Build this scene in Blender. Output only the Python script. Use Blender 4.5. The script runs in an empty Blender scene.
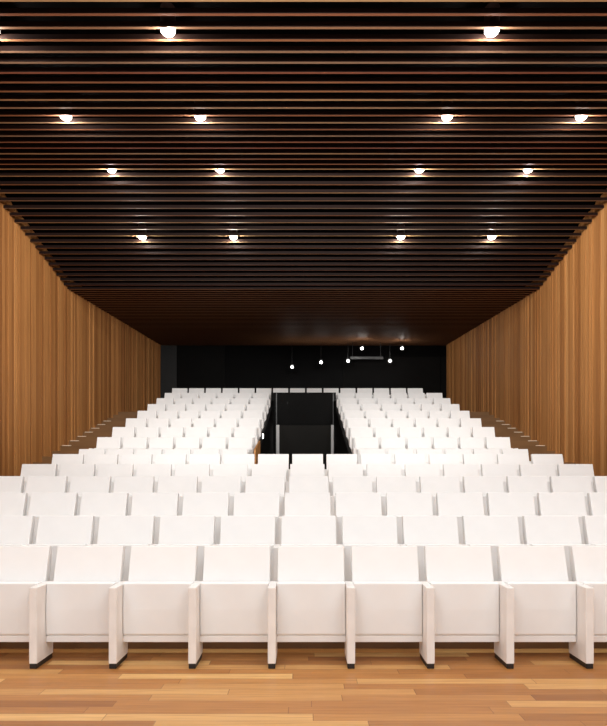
import bpy, bmesh, math, random
from mathutils import Vector

random.seed(7)
S = bpy.context.scene
COL = S.collection

# ------------------------------------------------------------------ camera, world, exposure
F, HY, CX, HC = 560.0, 480.0, 303.5, 1.306      # focal length in px, horizon row, vanishing column, eye height
cam_d = bpy.data.cameras.new('camera'); cam = bpy.data.objects.new('camera', cam_d); COL.objects.link(cam)
cam.location = (0, 0, HC); cam.rotation_euler = (math.pi/2, 0, 0)
cam_d.sensor_fit = 'HORIZONTAL'; cam_d.sensor_width = 36; cam_d.lens = 36*F/607
cam_d.shift_y = (HY-363)/607; cam_d.clip_start = .05; cam_d.clip_end = 100
S.camera = cam

W = bpy.data.worlds.new('world'); S.world = W; W.use_nodes = True
bg = W.node_tree.nodes['Background']; bg.inputs[0].default_value = (.89, .95, 1, 1); bg.inputs[1].default_value = .96

vs = S.view_settings
vs.view_transform = 'Standard'; vs.look = 'None'; vs.gamma = 1; vs.use_curve_mapping = False; vs.exposure = 0.30
S.display_settings.display_device = 'sRGB'

DOWN_W = 21          # each ceiling downlight
STAGE_W = 96          # each downlight over the stage
def beam(x, y, z, tx, ty, tz, e, ang, size=.35, col=(1, .965, .925)):      # unseen spots added to brighten the rear rows and side walls
    l = bpy.data.lights.new('stage_beam', 'SPOT'); l.energy = e; l.color = col; l.shadow_soft_size = size
    l.spot_size = math.radians(ang); l.spot_blend = .8
    o = bpy.data.objects.new('stage_beam', l); COL.objects.link(o); o.location = (x, y, z)
    o.rotation_euler = (Vector((tx, ty, tz))-Vector((x, y, z))).to_track_quat('-Z', 'Y').to_euler()
for s in (-1, 1):
    beam(s*4.4, -3, 4.2, -s*7.2, 20, 5.4, 5200, 34)        # across to the opposite side wall
    beam(s*2.0, -3, 4.4, s*3.0, 19, 5.0, 500, 20)       # onto the raised rear block

def at(x, y, z):      # photograph pixel + distance -> point in the room
    return Vector(((x-CX)*z/F, z, HC+(HY-y)*z/F))

# ------------------------------------------------------------------ materials
def mat(name, col, rough=.5, metal=0, spec=.5, emit=None, es=0):
    m = bpy.data.materials.new(name); m.use_nodes = True
    b = m.node_tree.nodes['Principled BSDF']
    b.inputs['Base Color'].default_value = (*col, 1); b.inputs['Roughness'].default_value = rough
    b.inputs['Metallic'].default_value = metal; b.inputs['Specular IOR Level'].default_value = spec
    if emit: b.inputs['Emission Color'].default_value = (*emit, 1); b.inputs['Emission Strength'].default_value = es
    return m

class NT:
    def __init__(s, m): s.t = m.node_tree; s.b = s.t.nodes['Principled BSDF']
    def n(s, typ, **k):
        o = s.t.nodes.new(typ)
        for a, v in k.items(): setattr(o, a, v)
        return o
    def l(s, a, b): s.t.links.new(a, b)
    def math(s, op, a, b=None):
        o = s.n('ShaderNodeMath', operation=op)
        for i, v in enumerate((a, b)):
            if v is None: continue
            if isinstance(v, (int, float)): o.inputs[i].default_value = v
            else: s.l(v, o.inputs[i])
        return o.outputs[0]
    def ramp(s, fac, stops):
        r = s.n('ShaderNodeValToRGB'); s.l(fac, r.inputs[0]); e = r.color_ramp.elements
        while len(e) < len(stops): e.new(.5)
        for q, (p, c) in zip(e, stops): q.position = p; q.color = (*c, 1)
        return r.outputs[0]

def noisy(name, c1, c2, scale, rough, bump=0, stretch=(1, 1, 1), detail=4, spec=.5):
    m = mat(name, c1, rough, spec=spec); t = NT(m)
    tc = t.n('ShaderNodeTexCoord'); mp = t.n('ShaderNodeMapping'); mp.inputs['Scale'].default_value = stretch
    t.l(tc.outputs['Object'], mp.inputs[0])
    no = t.n('ShaderNodeTexNoise'); no.inputs['Scale'].default_value = scale; no.inputs['Detail'].default_value = detail
    t.l(mp.outputs[0], no.inputs[0])
    t.l(t.ramp(no.outputs[0], [(.3, c1), (.7, c2)]), t.b.inputs['Base Color'])
    if bump:
        bp = t.n('ShaderNodeBump'); bp.inputs['Strength'].default_value = bump; bp.inputs['Distance'].default_value = .003
        t.l(no.outputs[0], bp.inputs['Height']); t.l(bp.outputs[0], t.b.inputs['Normal'])
    return m

def plank_floor():
    m = mat('plank_floor', (.6, .35, .15), .38); t = NT(m)
    tc = t.n('ShaderNodeTexCoord'); sp = t.n('ShaderNodeSeparateXYZ'); t.l(tc.outputs['Object'], sp.inputs[0])
    PW, PL = .092, 1.15
    ry = t.math('DIVIDE', sp.outputs[1], PW); row = t.math('FLOOR', ry)
    w1 = t.n('ShaderNodeTexWhiteNoise', noise_dimensions='1D'); t.l(row, w1.inputs['W'])
    px = t.math('ADD', t.math('DIVIDE', sp.outputs[0], PL), t.math('MULTIPLY', w1.outputs[0], 7.3)); col = t.math('FLOOR', px)
    cb = t.n('ShaderNodeCombineXYZ'); t.l(row, cb.inputs[0]); t.l(col, cb.inputs[1])
    w2 = t.n('ShaderNodeTexWhiteNoise', noise_dimensions='2D'); t.l(cb.outputs[0], w2.inputs['Vector'])
    base = t.ramp(w2.outputs[0], [(0, (.30, .115, .028)), (.35, (.43, .185, .050)), (.7, (.52, .25, .074)), (1, (.72, .44, .17))])
    mp = t.n('ShaderNodeMapping'); mp.inputs['Scale'].default_value = (1.2, 26, 1); t.l(tc.outputs['Object'], mp.inputs[0])
    ad = t.n('ShaderNodeVectorMath', operation='ADD'); t.l(mp.outputs[0], ad.inputs[0]); t.l(w2.outputs['Color'], ad.inputs[1])
    no = t.n('ShaderNodeTexNoise'); no.inputs['Scale'].default_value = 2.2; no.inputs['Detail'].default_value = 6; t.l(ad.outputs[0], no.inputs[0])
    g = t.ramp(no.outputs[0], [(.25, (.80, .76, .72)), (.65, (1.06, 1.06, 1.06))])
    mx = t.n('ShaderNodeMix', data_type='RGBA', blend_type='MULTIPLY'); mx.inputs[0].default_value = 1
    t.l(base, mx.inputs[6]); t.l(g, mx.inputs[7])
    fy = t.math('FRACT', ry); ly = t.math('LESS_THAN', fy, .035)
    fx = t.math('FRACT', px); lx = t.math('LESS_THAN', fx, .004)
    ln = t.math('MAXIMUM', ly, lx)
    m2 = t.n('ShaderNodeMix', data_type='RGBA'); t.l(t.math('MULTIPLY', ln, .55), m2.inputs[0]); t.l(mx.outputs[2], m2.inputs[6])
    m2.inputs[7].default_value = (.12, .05, .02, 1)
    t.l(m2.outputs[2], t.b.inputs['Base Color'])
    return m

def board_wall():
    m = mat('board_wall', (.4, .2, .08), .62, spec=.3); t = NT(m)
    a = t.n('ShaderNodeAttribute', attribute_name='tone')
    base = t.ramp(a.outputs['Fac'], [(0, (.27, .104, .026)), (.4, (.40, .17, .048)), (.75, (.50, .23, .071)), (1, (.66, .34, .125))])
    tc = t.n('ShaderNodeTexCoord'); mp = t.n('ShaderNodeMapping'); mp.inputs['Scale'].default_value = (1, 40, .5); t.l(tc.outputs['Object'], mp.inputs[0])
    no = t.n('ShaderNodeTexNoise'); no.inputs['Scale'].default_value = 1.5; no.inputs['Detail'].default_value = 6; t.l(mp.outputs[0], no.inputs[0])
    g = t.ramp(no.outputs[0], [(.3, (.72, .68, .64)), (.7, (1.12, 1.12, 1.12))])
    mx = t.n('ShaderNodeMix', data_type='RGBA', blend_type='MULTIPLY'); mx.inputs[0].default_value = 1
    t.l(base, mx.inputs[6]); t.l(g, mx.inputs[7]); t.l(mx.outputs[2], t.b.inputs['Base Color'])
    return m

def slat_mat():
    m = mat('ceiling_slat', (.2, .09, .05), .6, spec=.2); t = NT(m)
    a = t.n('ShaderNodeAttribute', attribute_name='tone')
    t.l(t.ramp(a.outputs['Fac'], [(0, (.19, .062, .034)), (.35, (.26, .115, .048)), (.65, (.22, .145, .095)), (1, (.40, .225, .10))]), t.b.inputs['Base Color'])
    return m

M = dict(
    white=noisy('white_upholstery', (.83, .838, .838), (.86, .868, .868), 5, .55, .05),
    panel=noisy('pale_stone_laminate', (.78, .765, .75), (.89, .88, .865), 9, .5, .0, (1, 1, .5), 6),
    rail=noisy('seat_rail_paint', (.82, .81, .80), (.85, .84, .83), 6, .5),
    black=noisy('black_foot', (.008, .008, .009), (.016, .016, .017), 12, .4),
    floor=plank_floor(), wall=board_wall(), slat=slat_mat(),
    tier=noisy('brown_tier_boards', (.15, .07, .021), (.21, .10, .034), 2, .5, .0, (.6, 14, 1)),
    slat_side=noisy('shaded_slat_side', (.0085, .0026, .0014), (.012, .0040, .0022), 3, .6, 0, (.4, 6, 6), spec=.2),  # shade of the slat sides put into the colour; lamp housings share it
    void=noisy('black_plenum', (.0015, .0012, .0012), (.002, .0017, .0017), 2, .9, spec=.02),
    glass=noisy('black_glass', (.0009, .0007, .0007), (.0014, .0011, .0011), 1, .4, spec=.05),
    grey=noisy('dark_grey_panel', (.016, .0165, .0165), (.019, .0195, .0195), 2, .5, spec=.2),
    charcoal=noisy('charcoal_panel', (.0022, .0019, .0017), (.0032, .0028, .0024), 2, .5, spec=.06),
    olive=noisy('olive_black_door', (.012, .0100, .0075), (.015, .013, .0098), 2, .5, spec=.1),
    jamb=noisy('white_jamb', (.86, .85, .83), (.90, .89, .87), 4, .5),
    oak_reflection=noisy('amber_wood_reflection', (.50, .22, .06), (.62, .30, .09), 3, .45, 0, (1, 1, 8)),
    nosing=noisy('pale_nosing', (.80, .66, .50), (.88, .75, .60), 5, .4),
    metal=noisy('grey_metal', (.04, .04, .04), (.06, .06, .06), 8, .4),
    stem=noisy('black_stem', (.01, .01, .01), (.016, .016, .016), 8, .5),
    lens=mat('lamp_lens', (1, 1, 1), .4, emit=(1, .93, .82), es=16),
    lens2=mat('spot_lens', (1, 1, 1), .4, emit=(1, .96, .9), es=3.0),
)

# ------------------------------------------------------------------ mesh helpers
def box(bm, x0, x1, y0, y1, z0, z1, bev=0, seg=2):
    r = bmesh.ops.create_cube(bm, size=1)
    for v in r['verts']:
        v.co = Vector(((x0+x1)/2+v.co.x*(x1-x0), (y0+y1)/2+v.co.y*(y1-y0), (z0+z1)/2+v.co.z*(z1-z0)))
    if bev:
        es = list({e for v in r['verts'] for e in v.link_edges})
        bmesh.ops.bevel(bm, geom=es, offset=bev, segments=seg, affect='EDGES', profile=.5)

def prism(bm, prof, x0, x1, bev=0, seg=2):       # prof: (y,z) outline, swept along x
    a = [bm.verts.new((x0, y, z)) for y, z in prof]; b = [bm.verts.new((x1, y, z)) for y, z in prof]
    n = len(prof); fs = [bm.faces.new(a), bm.faces.new(b[::-1])]
    for i in range(n): fs.append(bm.faces.new((a[i], b[i], b[(i+1) % n], a[(i+1) % n])))
    bmesh.ops.recalc_face_normals(bm, faces=fs)
    if bev:
        es = list({e for v in a+b for e in v.link_edges})
        bmesh.ops.bevel(bm, geom=es, offset=bev, segments=seg, affect='EDGES', profile=.5)

def cyl(bm, c, r, z0, z1, n=24, r2=None):
    a = [bm.verts.new((c[0]+r*math.cos(i*2*math.pi/n), c[1]+r*math.sin(i*2*math.pi/n), z0)) for i in range(n)]
    r2 = r if r2 is None else r2
    b = [bm.verts.new((c[0]+r2*math.cos(i*2*math.pi/n), c[1]+r2*math.sin(i*2*math.pi/n), z1)) for i in range(n)]
    bm.faces.new(a[::-1]); bm.faces.new(b)
    for i in range(n): bm.faces.new((a[i], a[(i+1) % n], b[(i+1) % n], b[i]))

def obj(name, bm, m, parent=None, smooth=False):
    me = bpy.data.meshes.new(name); bm.to_mesh(me); bm.free(); me.materials.append(m)
    if smooth:
        for p in me.polygons: p.use_smooth = True
    o = bpy.data.objects.new(name, me); COL.objects.link(o)
    if parent: o.parent = parent
    return o

def mk(fn, *a, **k):
    bm = bmesh.new(); fn(bm, *a, **k); return bm

def struct(name, bm, m, parent=None, label=None):
    o = obj(name, bm, m, parent); o['kind'] = 'structure'
    if label: o['label'] = label
    return o

def thing(name, label, cat, loc, group=None):
    o = bpy.data.objects.new(name, None); COL.objects.link(o); o.location = loc; o.empty_display_size = .1
    o['label'] = label; o['category'] = cat
    if group: o['group'] = group
    return o

def dup(root, loc, label, group=None):
    r = root.copy(); COL.objects.link(r); r.location = loc; r['label'] = label
    if group: r['group'] = group
    for ch in root.children:
        c = ch.copy(); COL.objects.link(c); c.parent = r
        for g in ch.children:
            d = g.copy(); COL.objects.link(d); d.parent = c
    return r

# ------------------------------------------------------------------ layout of the rows
SW = .55                                          # seat pitch
BT = .812                                         # height of the backrest top
ROWS = []                                         # (y of back top, floor height, centre offset in seats)
for i, (off, z) in enumerate(zip((.10, .085, .08, .12, .10, .12), (0, .171, .358, .544, .724, .912))):
    ROWS.append(((4.19, 5.08, 6.07, 7.06, 8.04, 9.0)[i], z, off))
for k in range(9):
    ROWS.append((10.77+.95*k, 1.09+.302*k, 0))
WX = 6.0                                          # half width of the hall
YB = 23.45                                        # rear wall
BLK = 7.93*SW                                     # outer edge of the seat blocks
VX = 1.0                                          # half width of the entrance passage

# ------------------------------------------------------------------ floor and tiers
struct('floor', mk(box, -WX, WX, -4, ROWS[0][0]+.15, -.12, 0), M['floor'])
for i in range(1, 6):
    y0 = ROWS[i-1][0]+.15; y1 = ROWS[i][0]+.15 if i < 5 else ROWS[6][0]-.80
    bm = bmesh.new(); box(bm, -WX, WX, y0, y1, -.12, ROWS[i][1]); struct('floor_tier', bm, M['tier'])
yc = ROWS[6][0]-.80
for i in range(6, 15):
    z = ROWS[i][1]; y0 = ROWS[i-1][0]+.17 if i > 6 else yc; y1 = ROWS[i][0]+.17 if i < 14 else YB
    bm = bmesh.new()
    if i < 14:
        for s in (-1, 1):
            a, b = sorted((s*(VX+.03), s*(BLK+.03))); box(bm, a, b, y0, y1, -.12, z)
    else:
        for s in (-1, 1):
            a, b = sorted((s*(VX+.03), s*(BLK+.03))); box(bm, a, b, y0, y1, z-.45, z)
        box(bm, -(VX+.03), VX+.03, 17.88, y1, z-.45, z)
    struct('floor_tier', bm, M['tier'])
    pz = ROWS[i-1][1]; n = 2 if i > 6 else 1          # stepped side aisles, two steps to a tier
    for s in (-1, 1):
        a, b = sorted((s*(BLK+.03), s*WX)); bm = bmesh.new()
        for k in range(n):
            ya = y0+(y1-y0)*k/n if i < 14 else y0+.48*k
            yb = y0+(y1-y0)*(k+1)/n if (i < 14) else (y0+.48 if k == 0 else YB)
            box(bm, a, b, ya, yb, -.12, pz+(z-pz)*(k+1)/n)
        struct('floor_aisle_steps', bm, M['tier'])
struct('floor_passage', mk(box, -(VX+.03), VX+.03, yc, 18.6, -.12, ROWS[5][1]), M['charcoal'])

# ------------------------------------------------------------------ walls of upright boards
def ceil_z(y):                                    # height of the slat undersides above the floor
    P = [(-4, 6.31-.158*10.27), (10.2, 6.93), (14.2, 6.15), (YB, 6.95)]
    for (a, za), (b, zb) in zip(P, P[1:]):
        if y <= b: return za+(zb-za)*(y-a)/(b-a)
    return P[-1][1]

def wall_side(s, name):
    rnd = random.Random(3 if s < 0 else 9)
    bm = bmesh.new(); tl = bm.faces.layers.float.new('tone'); y = -4.0; prev = .5
    def add(y0, y1, d, tone):
        a, b = sorted((s*(WX-d), s*(WX+.12)))
        f0 = set(bm.faces); n0 = len(bm.verts)
        box(bm, a, b, y0, y1, -.12, max(ceil_z(y0), ceil_z(y1))+.30)
        for f in bm.faces:
            if f not in f0: f[tl] = tone
    while y < YB-.01:
        w = min(rnd.choice((.04, .06, .08, .08, .10, .14)), YB-y); g = .008
        t = min(1, max(0, prev*.25+rnd.random()*.75)); prev = t
        add(y, y+w-g, rnd.choice((0, .008, .018)), t)
        if y+w < YB: add(y+w-g, y+w, -.02, .0)
        y += w
    return struct(name, bm, M['wall'])
wall_side(-1, 'wall_left'); wall_side(1, 'wall_right')

# ------------------------------------------------------------------ ceiling: black void above dark timber slats
bm = bmesh.new()
ys = [-4, 10.2, 14.2, YB+.4]
for a, b in zip(ys, ys[1:]):
    prism(bm, [(a, ceil_z(a)+.32), (b, ceil_z(b)+.32), (b, ceil_z(b)+.42), (a, ceil_z(a)+.42)], -WX-.12, WX+.12)
ceiling = struct('ceiling', bm, M['void'])
bm = bmesh.new(); tl = bm.faces.layers.float.new('tone'); rnd = random.Random(5)
PITCH, SDP = .218, .060
k = 0
y = 3.565
slat_ys = []
while y < YB-.03:
    f0 = len(bm.faces)
    z = ceil_z(y); SWD = .032 if y < 14.2 else .062
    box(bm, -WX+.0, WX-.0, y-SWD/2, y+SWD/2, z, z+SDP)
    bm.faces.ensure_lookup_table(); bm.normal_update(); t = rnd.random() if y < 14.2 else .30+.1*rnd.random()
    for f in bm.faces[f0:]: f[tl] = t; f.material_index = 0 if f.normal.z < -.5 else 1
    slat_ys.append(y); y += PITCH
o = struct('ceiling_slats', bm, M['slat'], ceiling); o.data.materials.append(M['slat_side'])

# ------------------------------------------------------------------ rear wall
zt = ceil_z(YB)+.35
struct('wall_back', mk(box, -WX-.12, WX+.12, YB, YB+.15, -.12, zt), M['glass'])
XL = at(160, 0, YB).x; XL2 = at(177, 0, YB).x
struct('wall_back_panel', mk(box, -WX+.03, XL2, YB-.06, YB, ROWS[14][1], ceil_z(YB)-.02), M['grey'])
struct('wall_back_panel', mk(box, XL2+.02, at(225, 0, YB).x, YB-.03, YB, ROWS[14][1], ceil_z(YB)-.02), M['charcoal'])
p = at(418, 372, YB)
struct('wall_back_panel', mk(box, at(343, 0, YB).x, at(440, 0, YB).x, YB-.03, YB, ROWS[14][1], at(0, 357, YB).z), M['charcoal'])
struct('wall_back_panel', mk(box, at(440, 0, YB).x+.02, WX-.03, YB-.04, YB, ROWS[14][1], at(0, 357, YB).z), M['charcoal'])

# ------------------------------------------------------------------ entrance passage cut into the rear block
def side_poly(s, name):
    bm = bmesh.new(); z0 = ROWS[5][1]
    pr = [(yc, z0), (17.86, z0), (17.86, ROWS[14][1]+.35), (ROWS[13][0]-.3, ROWS[13][1]+.33), (ROWS[6][0]-.35, ROWS[6][1]+.33), (yc, ROWS[6][1]+.10)]
    a, b = sorted((s*(VX-.045), s*(VX+.03))); prism(bm, pr, a, b); return struct(name, bm, M['charcoal'])
side_poly(-1, 'wall_passage_left'); side_poly(1, 'wall_passage_right')
YE = 17.80
zd = at(0, 425, YE).z; ztop = at(0, 392.5, YE).z; z0 = ROWS[5][1]
struct('wall_passage_end', mk(box, -VX-.03, VX+.03, YE, YE+.08, zd, ztop), M['charcoal'])
for s in (-1, 1):
    a, b = sorted((s*(.866 if s < 0 else .964), s*(VX+.03))); struct('wall_passage_end', mk(box, a, b, YE, YE+.08, ROWS[5][1], zd), M['charcoal'])
xa, xb = at(279.3, 0, YE).x, at(331, 0, YE).x
d = struct('door_1', mk(box, xa, xb, YE+.02, YE+.07, z0, zd, .004, 1), M['olive'])
struct('door_handle', mk(box, -.03, -.015, YE-.03, YE+.02, z0+.95, z0+1.15), M['stem'], d)
struct('trim_1', mk(box, at(276.2, 0, YE).x, xa, YE-.03, YE+.07, z0, zd), M['jamb'])
struct('trim_2', mk(box, xb, at(333.8, 0, YE).x, YE-.03, YE+.07, z0, zd), M['jamb'])
for n_, x0, x1 in (('trim_3', 276.0, 277.0), ('trim_4', 332.8, 334.0)):
    struct(n_, mk(box, at(x0, 0, YE).x, at(x1, 0, YE).x, YE-.012, YE, zd, ztop), M['metal'])
# amber strip painting the wood reflection on the left passage wall
struct('reflection_strip', mk(prism, [(10.8, 1.9), (12.0, 2.15), (12.0, 1.5), (10.8, z0+.02)], -VX+.045, -VX+.075), M['oak_reflection'])

# ------------------------------------------------------------------ seats
def seat_parts(root, last=False):
    def panel(x):
        p = obj('side_panel', mk(box, x-.0275, x+.0275, -.32, -.065, .035, .561, .004, 2), M['panel'], root)
        p['label'] = 'pale mottled side panel'
        f = obj('foot', mk(box, x-.0245, x+.0245, -.319, -.07, 0, .036, .003, 1), M['black'], p); f['label'] = 'black foot'
    panel(-SW/2)
    if last: panel(SW/2)
    w = .2465
    obj('backrest', mk(prism, [(0, BT), (-.040, .68), (-.078, .545), (-.094, .44), (-.035, .42), (.0, .55), (.038, .70), (.052, BT-.008)], -w, w, .006, 2), M['white'], root)
    h = .2445
    obj('seat', mk(prism, [(-.19, .205), (-.193, .38), (-.186, .565), (-.172, .572), (-.112, .566), (-.100, .45), (-.110, .20), (-.176, .188)], -h, h, .005, 2), M['white'], root)
    obj('seat_rail', mk(box, -.2465, .2465, -.182, -.090, .145, .190, .003, 1), M['rail'], root)

NUM = 'first second third fourth fifth sixth seventh'.split()
RN = ['front row', 'second row', 'third row', 'fourth row', 'fifth row', 'sixth row']
G1 = 'white folding seats in the six front rows'; G2 = 'white folding seats in the raised rear block'
proto = thing('auditorium_seat', 'x', 'seat', (0, 0, 0)); seat_parts(proto)
proto_l = thing('auditorium_seat', 'x', 'seat', (0, 0, 0)); seat_parts(proto_l, True)
used = {0: False, 1: False}
def seat(x, y, z, label, group, last):
    src = proto_l if last else proto
    if not used[last]:
        used[last] = True; src.location = (x, y, z); src['label'] = label; src['group'] = group; return
    dup(src, (x, y, z), label, group)
for i, (y, z, off) in enumerate(ROWS):
    if i < 6:
        for j in range(-7, 8):
            if j == 0: w = 'the middle seat'
            else: w = '%s seat %s of the middle one' % (NUM[abs(j)-1], 'left' if j < 0 else 'right')
            seat((j+off)*SW, y, z, 'white folding auditorium seat, %s, %s' % (RN[i], w), G1, j == 7)
    elif i < 14:
        for s in (-1, 1):
            for j in range(6):
                x = s*(1.90+.5+j)*SW; side = 'left' if s < 0 else 'right'
                rn = '%s raised row' % NUM[i-6] if i < 13 else 'last row but one'
                seat(x, y, z, 'white folding seat, %s, %s block, %s from the dark entrance' % (rn, side, NUM[j]), G2, (j == 5) if s > 0 else (j == 0))
    else:
        for j in range(15):
            e = ('%s from its left end' % NUM[j]) if j < 7 else (('%s from its right end' % NUM[14-j]) if j > 7 else 'the middle one of fifteen')
            seat((-7.88+.5+j*1.003)*SW, y, z, 'white folding seat in the topmost back row, %s' % e, G2, j == 14)

# ------------------------------------------------------------------ pale nosings of the aisle steps by the walls
nz = 0
for i in range(10, 14):
    y0 = ROWS[i-1][0]+.17; y1 = ROWS[i][0]+.17 if i < 14 else y0+.96; pz = ROWS[i-1][1]; z = ROWS[i][1]
    for k in range(2 if i < 13 else 1):
        ya = y0+(y1-y0)*k/2; zz = pz+(z-pz)*(k+1)/2
        for s in (-1, 1):
            a, b = sorted((s*(WX-.06), s*(WX-.27)))
            o = obj('step_nosing', mk(box, a, b, ya-.012, ya+.035, zz-.001, zz+.014), M['nosing'])
            o['category'] = 'step edge'; o['group'] = 'pale step edges along the side walls'
            o['label'] = 'pale edge strip by the %s wall, step %s %s raised row' % ('left' if s < 0 else 'right', 'below the' if k == 0 else 'level with the', NUM[i-6] if i < 13 else ('last' if i == 14 else 'last but one'))

# ------------------------------------------------------------------ ceiling downlights
def light(name, kind, loc, e, parent=None, size=.08, angle=150, col=(1, .98, .955)):
    l = bpy.data.lights.new(name, kind); l.energy = e; l.color = col; l.shadow_soft_size = size
    if kind == 'SPOT': l.spot_size = math.radians(angle); l.spot_blend = 1.0
    o = bpy.data.objects.new(name, l); COL.objects.link(o); o.location = loc
    if parent: o.parent = parent
    return o
dl = thing('downlight', 'x', 'ceiling light', (0, 0, 0), 'round downlights in the slatted ceiling')
obj('housing', mk(cyl, (0, 0), .085, .03, .26, 28), M['slat_side'], dl, False)
bm = bmesh.new(); cyl(bm, (0, 0), .058, -.022, .004, 28, .080); cyl(bm, (0, 0), .080, .004, .03, 28)
le = obj('lens', bm, M['lens'], dl)
lb = light('bulb', 'POINT', (0, 0, -.092), DOWN_W, dl, .02)
LO, LI, LX = .297, 1.82, 3.80
first = True
rows = [(6.27, 'front'), (8.25, 'second'), (10.15, 'third'), (12.22, 'rearmost')]
pos = {-LX: 'far left', -LI: 'inner left', LI: 'inner right', LX: 'far right'}
for yy, nm in rows:
    sy = min(slat_ys, key=lambda q: abs(q+PITCH/2-yy))+PITCH/2
    for dx, pn in pos.items():
        lab = 'round glowing ceiling downlight, %s row, %s one of four' % (nm, pn)
        loc = (LO+dx, sy, ceil_z(sy)+.032)
        if first: dl.location = loc; dl['label'] = lab; first = False
        else: dup(dl, loc, lab)
# the same kind of downlights carry on over the stage, out of the picture
for yy in (4.3, 2.3, .3, -1.7):
    for dx in pos:
        l = dup(dl, (LO+dx, yy, ceil_z(yy)+.02), 'round glowing downlight over the stage')
        for c in l.children:
            if c.name.startswith('bulb'):
                c.data = c.data if c.data.name.startswith('stage') else (bpy.data.lights.get('stage_bulb') or c.data.copy())
                c.data.name = 'stage_bulb'; c.data.energy = STAGE_W

# ------------------------------------------------------------------ added hanging lamps standing in for the light dots in the dark rear glass
def spot(x, y, label, Y=22.3):
    e = 8
    p = at(x, y, Y); h = ceil_z(Y)-p.z
    t = thing('added_light_dot', label, 'spotlight', p, 'small added light dots before the black rear wall')
    obj('lamp_head', mk(cyl, (0, .03), .060, -.06, .10, 18), M['stem'], t)
    bm = bmesh.new(); bmesh.ops.create_uvsphere(bm, u_segments=16, v_segments=10, radius=.062)
    obj('lens', bm, M['lens2'], t, True)
    obj('stem', mk(cyl, (0, .03), .005, .09, h, 8), M['stem'], t)
    light('bulb', 'POINT', (0, -.12, -.02), e, t, .05)
spot(292, 367, 'small round added light dot, leftmost and lowest before the black rear wall')
spot(321, 362.3, 'small added light dot, second from the left before the black rear wall')
spot(348, 361, 'small added light dot at the left end of the grey bar')
spot(390, 361, 'small added light dot right of the grey bar, lower of the right pair')
spot(362, 348.5, 'small added light dot close under the ceiling above the grey bar', 22.0)
spot(402, 348.5, 'small added light dot close under the ceiling, rightmost of all')
Y = 22.6; a = at(350, 358, Y); b = at(383, 358, Y)
t = thing('lighting_bar', 'thin dark grey lighting bar hanging before the black rear wall', 'lighting bar', ((a.x+b.x)/2, Y, a.z))
hw = (b.x-a.x)/2
obj('bar', mk(box, -hw, hw, -.03, .03, -.05, .05), M['metal'], t)
for sx in (-1, 1): obj('hanger', mk(cyl, (sx*(hw-.1), 0), .008, .045, ceil_z(Y)-a.z, 8), M['stem'], t)

# small round light on the left passage wall
t = thing('step_light', 'small round white light on left side of the dark entrance', 'wall light', (-VX+.047, 12.9, at(263, 436, 12.9).z))
obj('lens', mk(box, 0, .03, -.07, .07, -.06, .06, .02, 2), M['lens2'], t)
obj('rim', mk(box, -.004, .012, -.085, .085, -.075, .075, .01, 1), M['stem'], t)
